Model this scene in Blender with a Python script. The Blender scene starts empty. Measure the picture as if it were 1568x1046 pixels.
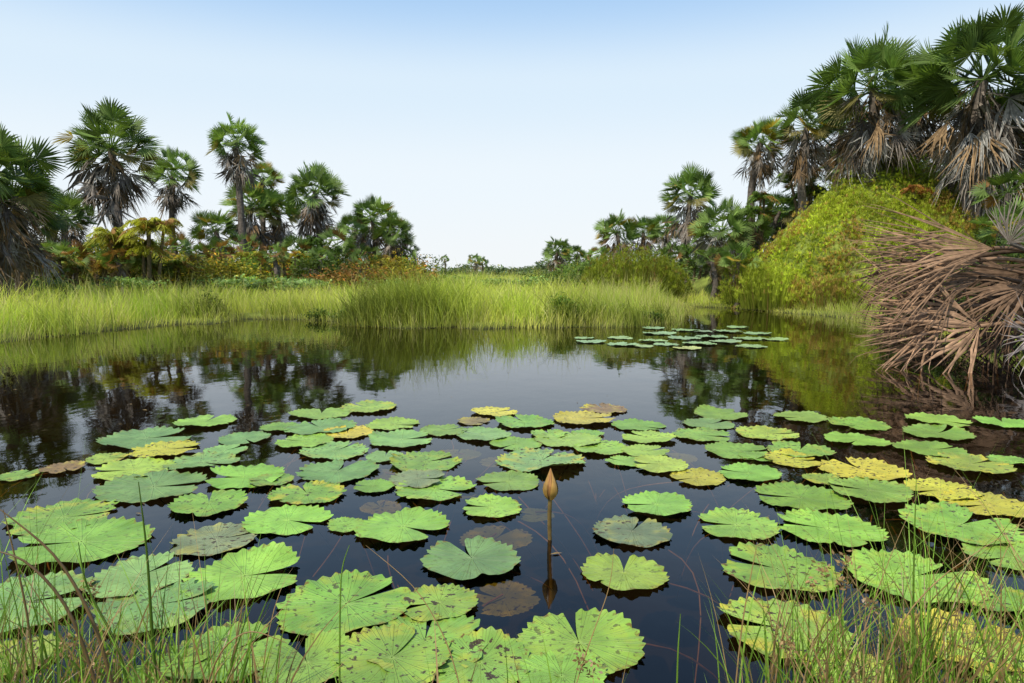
import bpy, math, random
import numpy as np
from mathutils import Vector
rng = np.random.default_rng(7)
random.seed(7)
PI = math.pi
# ------------------------------------------------------------ survey helpers
CAM_H = 1.3; F = 1045.0; PITCH = math.radians(5.9)
cp, sp = math.cos(PITCH), math.sin(PITCH)
def at(px, py, D):
    u = (px-784)/F; v = (523-py)/F
    Y = cp + v*sp; Z = -sp + v*cp
    k = D/Y
    return np.array([u*k, D, CAM_H+Z*k])
def onwater(px, py):
    u = (px-784)/F; v = (523-py)/F
    Y = cp + v*sp; Z = -sp + v*cp
    k = CAM_H/-Z
    return np.array([u*k, Y*k])

# ------------------------------------------------------------ mesh builder
class MB:
    def __init__(s): s.V=[];s.C=[];s.P=[];s.Q=[];s.T=[];s.QM=[];s.TM=[];s.n=0
    def add(s, V, C, Q=None, T=None, mi=0, P=None):
        V=np.asarray(V,float).reshape(-1,3); n=len(V)
        C=np.asarray(C,float)
        if C.ndim==1: C=np.tile(C,(n,1))
        s.V.append(V); s.C.append(C.reshape(-1,3))
        s.P.append(np.zeros((n,3)) if P is None else P.reshape(-1,3))
        if Q is not None and len(Q):
            Q=np.asarray(Q,int).reshape(-1,4); s.Q.append(Q+s.n); s.QM.append(np.full(len(Q),mi))
        if T is not None and len(T):
            T=np.asarray(T,int).reshape(-1,3); s.T.append(T+s.n); s.TM.append(np.full(len(T),mi))
        s.n+=n
    def build(s, name, mats, smooth=False, useP=False):
        V=np.concatenate(s.V); C=np.concatenate(s.C)
        Q=np.concatenate(s.Q) if s.Q else np.zeros((0,4),int)
        T=np.concatenate(s.T) if s.T else np.zeros((0,3),int)
        me=bpy.data.meshes.new(name)
        me.vertices.add(len(V)); me.vertices.foreach_set("co",V.astype(np.float32).ravel())
        nl=Q.size+T.size
        me.loops.add(nl); me.loops.foreach_set("vertex_index",np.concatenate([Q.ravel(),T.ravel()]).astype(np.int32))
        me.polygons.add(len(Q)+len(T))
        ls=np.concatenate([np.arange(len(Q))*4, Q.size+np.arange(len(T))*3]).astype(np.int32)
        me.polygons.foreach_set("loop_start",ls)
        M=np.concatenate(s.QM+s.TM).astype(np.int32)
        me.polygons.foreach_set("material_index",M)
        me.update(calc_edges=True)
        if smooth: me.polygons.foreach_set("use_smooth",np.ones(len(M),bool))
        a=me.color_attributes.new("Col","FLOAT_COLOR","POINT")
        a.data.foreach_set("color",np.concatenate([np.clip(C,0,1),np.ones((len(C),1))],1).astype(np.float32).ravel())
        if useP:
            b=me.attributes.new("Pol","FLOAT_VECTOR","POINT")
            b.data.foreach_set("vector",np.concatenate(s.P).astype(np.float32).ravel())
        for m in mats: me.materials.append(m)
        ob=bpy.data.objects.new(name,me); bpy.context.scene.collection.objects.link(ob)
        return ob

def blades(mb, base, ang, H, lean, W, c0, c1, segs=3, droop=0.0, mi=0):
    base=np.asarray(base,float); N=len(base)
    ang=np.broadcast_to(ang,N); H=np.broadcast_to(H,N); lean=np.broadcast_to(lean,N); W=np.broadcast_to(W,N); droop=np.broadcast_to(droop,N)
    c0=np.broadcast_to(c0,(N,3)); c1=np.broadcast_to(c1,(N,3))
    fa=rng.uniform(0,2*PI,N)
    wd=np.stack([np.cos(fa),np.sin(fa),np.zeros(N)],1)
    nv=2*segs+1
    V=np.zeros((N,nv,3)); C=np.zeros((N,nv,3))
    for i in range(segs+1):
        t=i/segs
        p=base+np.stack([np.cos(ang)*lean*t**1.8,np.sin(ang)*lean*t**1.8,H*(t-droop*t**3)],1)
        c=c0*(1-t)+c1*t
        if i<segs:
            w=(W*(1-t**1.6)*0.5)[:,None]*wd
            V[:,2*i]=p-w; V[:,2*i+1]=p+w; C[:,2*i]=c; C[:,2*i+1]=c
        else: V[:,2*segs]=p; C[:,2*segs]=c
    o=(np.arange(N)*nv)[:,None]
    Q=np.concatenate([o+np.array([2*i,2*i+1,2*i+3,2*i+2]) for i in range(segs-1)]) if segs>1 else None
    T=o+np.array([2*segs-2,2*segs-1,2*segs])
    mb.add(V,C.reshape(-1,3),Q,T,mi)

def rdir(n):
    v=rng.normal(size=(n,3)); return v/np.linalg.norm(v,axis=1)[:,None]
def leaves(mb, cen, L, W, col, mi=0, up=0.3):
    N=len(cen); L=np.broadcast_to(L,N)[:,None]; W=np.broadcast_to(W,N)[:,None]
    a=rdir(N); a[:,2]*=0.6; a/=np.linalg.norm(a,axis=1)[:,None]
    r=rdir(N); r[:,2]+=up*2
    b=np.cross(a,r); b/=np.linalg.norm(b,axis=1)[:,None]
    V=np.stack([cen-a*L*.5,cen+b*W*.5-a*L*.08,cen+a*L*.5,cen-b*W*.5-a*L*.08],1)
    C=np.repeat(np.broadcast_to(col,(N,3))[:,None],4,1)
    mb.add(V,C.reshape(-1,3),(np.arange(N)*4)[:,None]+np.arange(4),None,mi)
def shrub(mb, c, r, n, L, col, cvar=0.25, mi=0, sub=14, wf=1.):
    """leafy bush: leaves gathered on many small twig clumps inside an uneven crown"""
    c=np.asarray(c,float); r=np.asarray(r,float)
    d=rdir(sub); d[:,2]=np.abs(d[:,2])*1.1-0.15
    cc=c+d*r*rng.uniform(.35,.95,(sub,1))
    k=rng.integers(0,sub,n)
    sr=rng.uniform(.22,.5,sub)
    off=rdir(n)*(rng.uniform(0,1,(n,1))**.5)
    p=cc[k]+off*r*sr[k][:,None]
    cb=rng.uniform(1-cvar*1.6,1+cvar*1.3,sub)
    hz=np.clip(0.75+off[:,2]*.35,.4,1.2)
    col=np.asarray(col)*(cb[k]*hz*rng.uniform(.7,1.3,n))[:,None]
    yel=(rng.random(n)<.08)[:,None]
    col=np.where(yel,col*np.array([2.0,1.3,.8]),col)
    leaves(mb,p,rng.uniform(.6,1.4,n)*L,rng.uniform(.2,.42,n)*L*wf,col,mi)

def unit(v): return v/ (np.linalg.norm(v)+1e-9)
def fan_leaf(mb, o, d, Lp, L, nseg, spread, droop, col, mi=0, roll=0, pcol=None, cup=.15, levels=3, pw=.05, wild=0.05, split=.5, wfac=1., sag=0.):
    """one costapalmate leaf: petiole + folded segments radiating from its end"""
    d=unit(np.asarray(d,float)); up=np.array([0,0,1.])
    s=np.cross(d,up)
    if np.linalg.norm(s)<.05: s=np.array([math.cos(roll*9),math.sin(roll*9),0])
    s=unit(s); n=unit(np.cross(s,d))
    s=s*math.cos(roll)+n*math.sin(roll); n=unit(np.cross(s,d))
    o=np.asarray(o,float); h=o+d*Lp
    pc=col if pcol is None else pcol
    mb.add([o-s*pw,o+s*pw,h+s*pw*.5,h-s*pw*.5, o-n*pw,o+n*pw,h+n*pw*.5,h-n*pw*.5],pc,[[0,1,2,3],[4,5,6,7]],None,mi)
    if sag>0:
        d=unit(d-up*sag); s=unit(s-d*(s@d)); n=unit(np.cross(s,d))
    a=np.linspace(-spread,spread,nseg)+rng.normal(0,wild,nseg)*spread/nseg*4
    da=spread/nseg
    Ls=L*(0.78+0.22*np.cos(a*.75))*rng.uniform(.88,1.08,nseg)
    sd=np.cos(a)[:,None]*d+np.sin(a)[:,None]*s
    sn=-np.sin(a)[:,None]*d+np.cos(a)[:,None]*s
    dr=droop*rng.uniform(.6,1.5,nseg)
    ts=[split+(1-split)*(i/levels) for i in range(levels)]
    nv=1+3*levels+1
    V=np.zeros((nseg,nv,3)); V[:,0]=h
    tw=rng.normal(0,wild,nseg)[:,None]
    for i,t in enumerate(ts):
        q=(t-split)/(1-split)
        c=h+sd*(Ls*t)[:,None]+n*(cup*L*(t*t))*np.abs(np.sin(a))[:,None]+sn*tw*q*L*.3; c[:,2]-=dr*L*t*t*.8
        w=(split*L*math.tan(da)*(1-q**1.3)*wfac)
        V[:,1+3*i]=c-sn*w; V[:,2+3*i]=c+n*w*.7; V[:,3+3*i]=c+sn*w
    tip=h+sd*Ls[:,None]+n*(cup*L)*np.abs(np.sin(a))[:,None]+sn*tw*L*.4; tip[:,2]-=dr*L*.95
    V[:,-1]=tip
    C=np.asarray(col)*rng.uniform(.7,1.3,(nseg,1,1))*np.ones((1,nv,1))
    o_=(np.arange(nseg)*nv)[:,None]
    T=[o_+np.array([0,1,2]),o_+np.array([0,2,3])]
    Q=[]
    for i in range(levels-1):
        b=1+3*i
        Q+= [o_+np.array([b,b+3,b+4,b+1]),o_+np.array([b+1,b+4,b+5,b+2])]
    b=1+3*(levels-1)
    T+=[o_+np.array([b,nv-1,b+1]),o_+np.array([b+1,nv-1,b+2])]
    mb.add(V,C.reshape(-1,3),np.concatenate(Q) if Q else None,np.concatenate(T),mi)

def tube(mb, pts, rad, col, n=8, mi=0):
    pts=np.asarray(pts,float); m=len(pts)
    rad=np.broadcast_to(rad,m)
    V=[]
    for i in range(m):
        t=unit(pts[min(i+1,m-1)]-pts[max(i-1,0)])
        ref=np.array([1,0,0]) if abs(t[0])<.8 else np.array([0,1,0])
        u=unit(np.cross(t,ref)); w=np.cross(t,u)
        a=np.arange(n)/n*2*PI
        V.append(pts[i]+rad[i]*(np.cos(a)[:,None]*u+np.sin(a)[:,None]*w))
    V=np.concatenate(V); Q=[]
    for i in range(m-1):
        for j in range(n):
            Q.append([i*n+j,i*n+(j+1)%n,(i+1)*n+(j+1)%n,(i+1)*n+j])
    mb.add(V,col,Q,None,mi)

# ------------------------------------------------------------ materials
def newmat(name):
    m=bpy.data.materials.new(name); m.use_nodes=True
    nt=m.node_tree; nt.nodes.clear()
    return m,nt
def leafmat(name, trans=.35, rough=.45, spec=.4, nscale=6., namp=.35, tint=(1.2,1.25,.6)):
    m,nt=newmat(name); N=nt.nodes.new; L=nt.links.new
    out=N('ShaderNodeOutputMaterial'); at_=N('ShaderNodeAttribute'); at_.attribute_name='Col'
    tc=N('ShaderNodeTexCoord'); no=N('ShaderNodeTexNoise'); no.inputs['Scale'].default_value=nscale; no.inputs['Detail'].default_value=4
    L(tc.outputs['Object'],no.inputs['Vector'])
    mr=N('ShaderNodeMapRange'); mr.inputs['From Min'].default_value=.3; mr.inputs['From Max'].default_value=.7
    mr.inputs['To Min'].default_value=1-namp; mr.inputs['To Max'].default_value=1+namp
    L(no.outputs['Fac'],mr.inputs['Value'])
    vm=N('ShaderNodeVectorMath'); vm.operation='SCALE'; L(at_.outputs['Color'],vm.inputs[0]); L(mr.outputs[0],vm.inputs['Scale'])
    pb=N('ShaderNodeBsdfPrincipled'); pb.inputs['Roughness'].default_value=rough; pb.inputs['Specular IOR Level'].default_value=spec
    L(vm.outputs[0],pb.inputs['Base Color'])
    if trans>0:
        tr=N('ShaderNodeBsdfTranslucent'); v2=N('ShaderNodeVectorMath'); v2.operation='MULTIPLY'; v2.inputs[1].default_value=tint
        L(vm.outputs[0],v2.inputs[0]); L(v2.outputs[0],tr.inputs['Color'])
        mx=N('ShaderNodeMixShader'); mx.inputs[0].default_value=trans
        L(pb.outputs[0],mx.inputs[1]); L(tr.outputs[0],mx.inputs[2]); L(mx.outputs[0],out.inputs[0])
    else: L(pb.outputs[0],out.inputs[0])
    return m
M_grass=leafmat('marsh_grass_blade',.45,.6,.15,.5,.22)
M_leaf=leafmat('shrub_leaf',.38,.5,.25,.8,.3)
M_palm=leafmat('palm_leaf',.32,.55,.25,1.5,.25)
M_dead=leafmat('dry_palm_leaf',.08,.8,.12,9,.4,(1.1,.9,.7))
M_bark=leafmat('palm_bark',0,.9,.1,12,.5)
M_pap=leafmat('papyrus_ray',.48,.65,.1,.45,.3)
M_fg=leafmat('foreground_blade',.35,.4,.4,20,.2)
M_stem=leafmat('water_lily_stem',0.1,.4,.5,30,.3)

def groundmat():
    m,nt=newmat('marsh_soil'); N=nt.nodes.new; L=nt.links.new
    out=N('ShaderNodeOutputMaterial'); pb=N('ShaderNodeBsdfPrincipled'); pb.inputs['Roughness'].default_value=.9; pb.inputs['Specular IOR Level'].default_value=.15
    g=N('ShaderNodeNewGeometry'); sx=N('ShaderNodeSeparateXYZ'); L(g.outputs['Position'],sx.inputs[0])
    mr=N('ShaderNodeMapRange'); mr.inputs['From Min'].default_value=-.02; mr.inputs['From Max'].default_value=.12; L(sx.outputs['Z'],mr.inputs['Value'])
    no=N('ShaderNodeTexNoise'); no.inputs['Scale'].default_value=1.3; no.inputs['Detail'].default_value=8; L(g.outputs['Position'],no.inputs['Vector'])
    cr=N('ShaderNodeValToRGB'); cr.color_ramp.elements[0].color=(.09,.11,.02,1); cr.color_ramp.elements[1].color=(.22,.27,.05,1)
    cr.color_ramp.elements[0].position=.35; cr.color_ramp.elements[1].position=.65; L(no.outputs['Fac'],cr.inputs[0])
    mx=N('ShaderNodeMix'); mx.data_type='RGBA'; mx.inputs['A'].default_value=(.014,.010,.006,1)
    L(mr.outputs[0],mx.inputs['Factor']); L(cr.outputs[0],mx.inputs['B']); L(mx.outputs['Result'],pb.inputs['Base Color'])
    bp=N('ShaderNodeBump'); bp.inputs['Strength'].default_value=.6; L(no.outputs['Fac'],bp.inputs['Height']); L(bp.outputs[0],pb.inputs['Normal'])
    L(pb.outputs[0],out.inputs[0]); return m
def watermat():
    m,nt=newmat('pond_water'); N=nt.nodes.new; L=nt.links.new
    out=N('ShaderNodeOutputMaterial')
    g=N('ShaderNodeNewGeometry')
    mp=N('ShaderNodeMapping'); mp.inputs['Scale'].default_value=(1,.7,1); L(g.outputs['Position'],mp.inputs[0])
    n1=N('ShaderNodeTexNoise'); n1.inputs['Scale'].default_value=2.2; n1.inputs['Detail'].default_value=3; L(mp.outputs[0],n1.inputs['Vector'])
    n2=N('ShaderNodeTexNoise'); n2.inputs['Scale'].default_value=11; n2.inputs['Detail'].default_value=2; L(mp.outputs[0],n2.inputs['Vector'])
    ad=N('ShaderNodeMath'); ad.operation='MULTIPLY_ADD'; ad.inputs[1].default_value=.12; L(n2.outputs['Fac'],ad.inputs[0]); L(n1.outputs['Fac'],ad.inputs[2])
    bp=N('ShaderNodeBump'); bp.inputs['Strength'].default_value=1; bp.inputs['Distance'].default_value=.0028; L(ad.outputs[0],bp.inputs['Height'])
    fr=N('ShaderNodeFresnel'); fr.inputs['IOR'].default_value=1.38; L(bp.outputs[0],fr.inputs['Normal'])
    tr=N('ShaderNodeBsdfTransparent'); tr.inputs['Color'].default_value=(.56,.46,.28,1)
    gl=N('ShaderNodeBsdfGlossy'); gl.inputs['Roughness'].default_value=.025; gl.inputs['Color'].default_value=(.95,.97,1,1); L(bp.outputs[0],gl.inputs['Normal'])
    mx=N('ShaderNodeMixShader'); L(fr.outputs[0],mx.inputs[0]); L(tr.outputs[0],mx.inputs[1]); L(gl.outputs[0],mx.inputs[2]); L(mx.outputs[0],out.inputs[0])
    return m
def padmat():
    m,nt=newmat('lily_pad_leaf'); N=nt.nodes.new; L=nt.links.new
    def math_(op,a=None,b=None,c=None):
        x=N('ShaderNodeMath'); x.operation=op
        for i,v in enumerate((a,b,c)):
            if v is None: continue
            if isinstance(v,(int,float)): x.inputs[i].default_value=v
            else: L(v,x.inputs[i])
        return x.outputs[0]
    def mapr(v,a,b,c=0.,d=1.):
        x=N('ShaderNodeMapRange'); x.interpolation_type='SMOOTHSTEP'; L(v,x.inputs['Value'])
        x.inputs['From Min'].default_value=a; x.inputs['From Max'].default_value=b; x.inputs['To Min'].default_value=c; x.inputs['To Max'].default_value=d
        return x.outputs[0]
    def mix(f,a,b):
        x=N('ShaderNodeMix'); x.data_type='RGBA'
        L(f,x.inputs['Factor'])
        for k,v in (('A',a),('B',b)):
            if isinstance(v,tuple): x.inputs[k].default_value=v
            else: L(v,x.inputs[k])
        return x.outputs['Result']
    out=N('ShaderNodeOutputMaterial'); at_=N('ShaderNodeAttribute'); at_.attribute_name='Col'
    pa=N('ShaderNodeAttribute'); pa.attribute_name='Pol'
    sx=N('ShaderNodeSeparateXYZ'); L(pa.outputs['Vector'],sx.inputs[0])
    X,Y,Dm=sx.outputs
    r=math_('SQRT',math_('ADD',math_('MULTIPLY',X,X),math_('MULTIPLY',Y,Y)))
    a=math_('ARCTAN2',Y,X)
    v1=math_('MULTIPLY',math_('ABSOLUTE',math_('SINE',math_('MULTIPLY',a,9.5))),r)
    vein=mapr(v1,.02,.11,1,0)
    v2=math_('MULTIPLY',math_('ABSOLUTE',math_('COSINE',math_('MULTIPLY',a,19))),r)
    vein2=math_('MULTIPLY',mapr(v2,.04,.2,1,0),mapr(r,.45,.7))
    vv=math_('MAXIMUM',vein,math_('MULTIPLY',vein2,.7))
    g=N('ShaderNodeNewGeometry')
    def noise(s,d=4):
        n=N('ShaderNodeTexNoise'); n.inputs['Scale'].default_value=s; n.inputs['Detail'].default_value=d; L(g.outputs['Position'],n.inputs['Vector']); return n.outputs['Fac']
    n1=noise(6); n2=noise(38,5); n3=noise(11,4); n4=noise(90,3)
    base=N('ShaderNodeVectorMath'); base.operation='SCALE'; L(at_.outputs['Color'],base.inputs[0]); L(mapr(n1,.3,.7,.78,1.16),base.inputs['Scale'])
    lt=N('ShaderNodeVectorMath'); lt.operation='MULTIPLY_ADD'; L(base.outputs[0],lt.inputs[0]); lt.inputs[1].default_value=(1.3,1.18,1.3); lt.inputs[2].default_value=(.03,.03,.02)
    c=mix(math_('MULTIPLY',vv,.8),base.outputs[0],lt.outputs[0])
    dk=N('ShaderNodeVectorMath'); dk.operation='MULTIPLY'; L(c,dk.inputs[0]); dk.inputs[1].default_value=(.66,.75,.8)
    c=mix(math_('MULTIPLY',mapr(n3,.48,.68),.42),c,dk.outputs[0])
    yl=math_('MULTIPLY',math_('MULTIPLY',mapr(n3,.52,.36),mapr(r,.2,1.)),mapr(Dm,.12,1.,0.,1.))
    c=mix(yl,c,(.46,.40,.035,1))
    # brown bites and rot spots
    sp_=math_('MULTIPLY',mapr(math_('ADD',n2,math_('MULTIPLY',n1,.25)),.73,.765),mapr(Dm,.1,.6,.25,1.))
    c=mix(sp_,c,(.05,.03,.012,1))
    sp3=math_('MULTIPLY',mapr(n4,.65,.71),mapr(Dm,.0,.6,.3,.85))
    c=mix(sp3,c,(.11,.08,.02,1))
    sp2=math_('MULTIPLY',mapr(n2,.50,.64),math_('MULTIPLY',mapr(r,.86,1.0),.75))
    c=mix(sp2,c,(.18,.12,.02,1))
    pb=N('ShaderNodeBsdfPrincipled'); L(c,pb.inputs['Base Color']); pb.inputs['Roughness'].default_value=.4; pb.inputs['Specular IOR Level'].default_value=.42
    bp=N('ShaderNodeBump'); bp.inputs['Strength'].default_value=.8; bp.inputs['Distance'].default_value=.006
    L(math_('ADD',math_('MULTIPLY',vv,-.7),math_('MULTIPLY',n2,.6)),bp.inputs['Height']); L(bp.outputs[0],pb.inputs['Normal'])
    L(pb.outputs[0],out.inputs[0]); return m

# ------------------------------------------------------------ pond outline / terrain
far=[(0,524),(60,518),(120,511),(200,503),(290,496),(330,496),(370,489),(440,489),(500,491),(545,499),(620,503),(690,502),(730,504),(800,502),(845,503),(900,500),(940,502),(1000,499),(1032,490),(1042,479),(1060,470),(1120,472),(1180,477),(1240,482),(1290,487),(1330,496),(1360,510),(1420,530)]
poly=[(-30,2),(-16,8)]+[tuple(onwater(*p)) for p in far]+[(9.2,9.6),(13,8),(22,3),(18,1.1),(4,1.35),(1,1.55),(-1,1.55),(-4,1.35),(-20,1)]
poly=np.array(poly)
def sdf(x,y):
    """positive on land, negative in the pond"""
    x=np.asarray(x,float); y=np.asarray(y,float)
    dm=np.full(x.shape,1e9); ins=np.zeros(x.shape,bool)
    for i in range(len(poly)):
        a=poly[i]; b=poly[(i+1)%len(poly)]; e=b-a
        t=np.clip(((x-a[0])*e[0]+(y-a[1])*e[1])/(e@e),0,1)
        dm=np.minimum(dm,np.hypot(x-a[0]-t*e[0],y-a[1]-t*e[1]))
        c=((a[1]>y)!=(b[1]>y)); 
        with np.errstate(divide='ignore',invalid='ignore'):
            xi=a[0]+(y-a[1])*e[0]/(e[1] if e[1]!=0 else 1e-9)
        ins^=(c&(x<xi))
    return np.where(ins,-dm,dm)
def ss(t): t=np.clip(t,0,1); return t*t*(3-2*t)
MOUND=(13.5,24.8,5.7,4.3,3.7); HILL=(18,30,11,6.5,3.4)
def hgt(x,y):
    x=np.asarray(x,float); y=np.asarray(y,float)
    d=sdf(x,y)
    z=np.where(d>0,.10*ss(d/.5)+.25*ss((d-2)/15),-.7*ss(-d/1.6))
    for cx,cy,rx,ry,H in (MOUND,HILL):
        r2=((x-cx)/rx)**2+((y-cy)/ry)**2
        z=z+H*np.clip(1-r2,0,1)**1.05*(1+.07*np.sin(x*1.3)*np.cos(y*1.1))*(d>0)*ss(d/2)
    return z
u=np.linspace(-1,1,340)
gx=np.sign(u)*(np.abs(u)*42+ (np.clip(np.abs(u)-.55,0,1)/.45)**4*1500)
v=np.linspace(0,1,300)
gy=-6+v*62+(np.clip(v-.6,0,1)/.4)**4*2200
gy=np.concatenate([[-400,-60,-20],gy])
GX,GY=np.meshgrid(gx,gy)
GZ=hgt(GX,GY)+.02*np.sin(GX*3.1)*np.sin(GY*2.7)*(np.abs(GX)<60)
mb=MB(); nx,ny=len(gx),len(gy)
idx=np.arange(nx*ny).reshape(ny,nx)
Q=np.stack([idx[:-1,:-1],idx[:-1,1:],idx[1:,1:],idx[1:,:-1]],-1).reshape(-1,4)
mb.add(np.stack([GX,GY,GZ],-1),(.1,.1,.1),Q)
mb.build('ground',[groundmat()],smooth=True)
mb=MB(); mb.add([(-32,.4,0),(26,.4,0),(26,30,0),(-32,30,0)],(0,0,0),[[0,1,2,3]]); mb.build('pond_water',[watermat()])

# ------------------------------------------------------------ marsh grass
def scatter(n,x0,x1,y0,y1,dmin,dmax):
    x=rng.uniform(x0,x1,n); y=rng.uniform(y0,y1,n); d=sdf(x,y)
    k=(d>dmin)&(d<dmax)&(np.abs(x)<y*.85+3)
    return x[k],y[k],d[k]
def vnoise(x,y,s,seed=0):
    return .5+.25*(np.sin(x*s+seed)+np.sin(y*s*1.3+seed*2.1+np.sin(x*s*.7)*1.5))
def in_hill(x,y,f=1.):
    o=np.zeros(len(x),bool)
    for cx,cy,rx,ry,H in (MOUND,HILL): o|=((((x-cx)/rx)**2+((y-cy)/ry)**2)<f)
    return o
mb=MB()
for (n,y0,y1,dmin,dmax,W) in ((320000,8,28,-.2,2.6,.0115),(170000,10,44,2.6,40,.021)):
    x,y,d=scatter(n,-36,30,y0,y1,dmin,dmax)
    k=~in_hill(x,y,.85)
    tone=np.clip(.62+1.0*(vnoise(x,y,.9,1.)-.5)+.8*(vnoise(x,y,2.7,4.)-.5),0,1)
    clump=vnoise(x,y,5.,3.)*.6+vnoise(x+y*.3,y,11.,1.)*.4
    k&=rng.random(len(x))<(.35+.65*clump)
    x,y,d,tone,clump=x[k],y[k],d[k],tone[k],clump[k]; N=len(x)
    z=np.maximum(hgt(x,y),-.1)
    H=(.40+.58*ss((d+.15)/1.2))*rng.uniform(.5,1.2,N)*(.68+.32*vnoise(x,y,1.7,5.)+.30*vnoise(x,y,4.3,2.))
    H*=np.where(x<-4.5,.9,1.)
    H*=np.where(x>5.2,.5,1.)
    cA=np.array([.68,.72,.13]); cB=np.array([.40,.54,.07]); cD=np.array([.70,.66,.28])
    c=cA*tone[:,None]+cB*(1-tone[:,None]); c=c*rng.uniform(.7,1.2,(N,1))
    dry=rng.random(N)<.24; c[dry]=cD*rng.uniform(.6,1.1,(dry.sum(),1))
    loc=2.5*PI*vnoise(x,y,.6,7.)
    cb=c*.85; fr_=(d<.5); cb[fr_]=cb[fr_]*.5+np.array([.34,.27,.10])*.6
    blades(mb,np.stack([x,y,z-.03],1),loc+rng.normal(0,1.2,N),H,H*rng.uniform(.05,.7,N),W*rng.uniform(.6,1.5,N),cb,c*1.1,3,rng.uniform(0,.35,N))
    # flowering culms standing above the leaves
    i=rng.integers(0,N,4500)
    blades(mb,np.stack([x[i],y[i],z[i]],1),rng.uniform(0,6.28,4500),H[i]*rng.uniform(1.05,1.4,4500),H[i]*rng.uniform(.05,.5,4500),W*.9,np.array([.45,.45,.12]),np.array([.62,.52,.25]),4,rng.uniform(0,.3,4500))
mb.build('marsh_grass',[M_grass])

# taller seeding reeds and darker herb clumps on the front bank
mb=MB()
for px,py,w,top,n,dk in ((600,500,.9,1.5,900,1.),(560,498,.6,1.05,500,.7),(640,500,.6,1.65,700,1.3),(670,500,.5,1.55,500,1.8),(710,500,.4,1.45,400,2.4),(870,500,.55,1.05,400,.9),(920,497,.6,.95,400,1.3),(310,492,.5,.95,400,.7),(270,494,.5,.9,250,1.1),(1010,494,.35,.65,250,.9),(60,515,.8,.9,400,1.9),(480,487,.5,.75,300,1.4),(430,487,.5,.75,300,1.7),(790,500,.6,1.2,400,2.5),(970,500,.4,.75,300,1.4)):
    c=onwater(px,py); k=rng.normal(0,1,(n,2))*[w*.5,.35]
    b=np.stack([c[0]+k[:,0],c[1]+.35+k[:,1],np.full(n,.02)],1)
    col=np.array([.25,.29,.05])*dk*rng.uniform(.6,1.4,(n,1))
    H=top*rng.uniform(.35,1.08,n)
    blades(mb,b,rng.normal(3.3,1.5,n),H,H*rng.uniform(.05,.8,n),rng.uniform(.008,.024,n),col*.7,col,5,rng.uniform(0,.45,n))
mb.build('reed_clumps',[M_grass])
mb=MB()
for px,py,r,n,g in ((575,497,(.8,.3,.6),1900,.9),(530,495,(.6,.25,.28),600,.9),(868,500,(.6,.3,.85),2200,1.1),(930,497,(.7,.3,.45),1200,1.4),(312,490,(.5,.3,.6),1100,.7),(1000,498,(.6,.2,.25),600,1.),(960,495,(.4,.2,.35),600,1.3),(600,480,(.8,.3,1.0),900,1.2),(490,492,(.45,.2,.25),400,.9),(1250,470,(.9,.3,.3),500,1.2)):
    c=onwater(px,py)
    shrub(mb,(c[0],c[1]+.3,.1),r,n,.09,np.array([.13,.22,.03])*g,.3)
mb.build('bank_herbs',[M_leaf])
# broad-leaved plants, behind the grass
mb=MB()
for px,D,r,n in ((370,24,1.1,1000),(430,23,1.4,1400),(470,25,1.,800),(330,26,1.,700),(540,27,1.3,800),(770,30,1.6,600),(700,32,2,600),(820,28,1.2,500),(640,30,1.5,600),(600,28,1.2,500),(60,22,1.2,500),(200,23,1.2,500)):
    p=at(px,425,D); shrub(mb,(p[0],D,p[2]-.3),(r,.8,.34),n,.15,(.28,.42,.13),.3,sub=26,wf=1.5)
mb.build('broadleaf_marsh_plants',[M_leaf])

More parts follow.
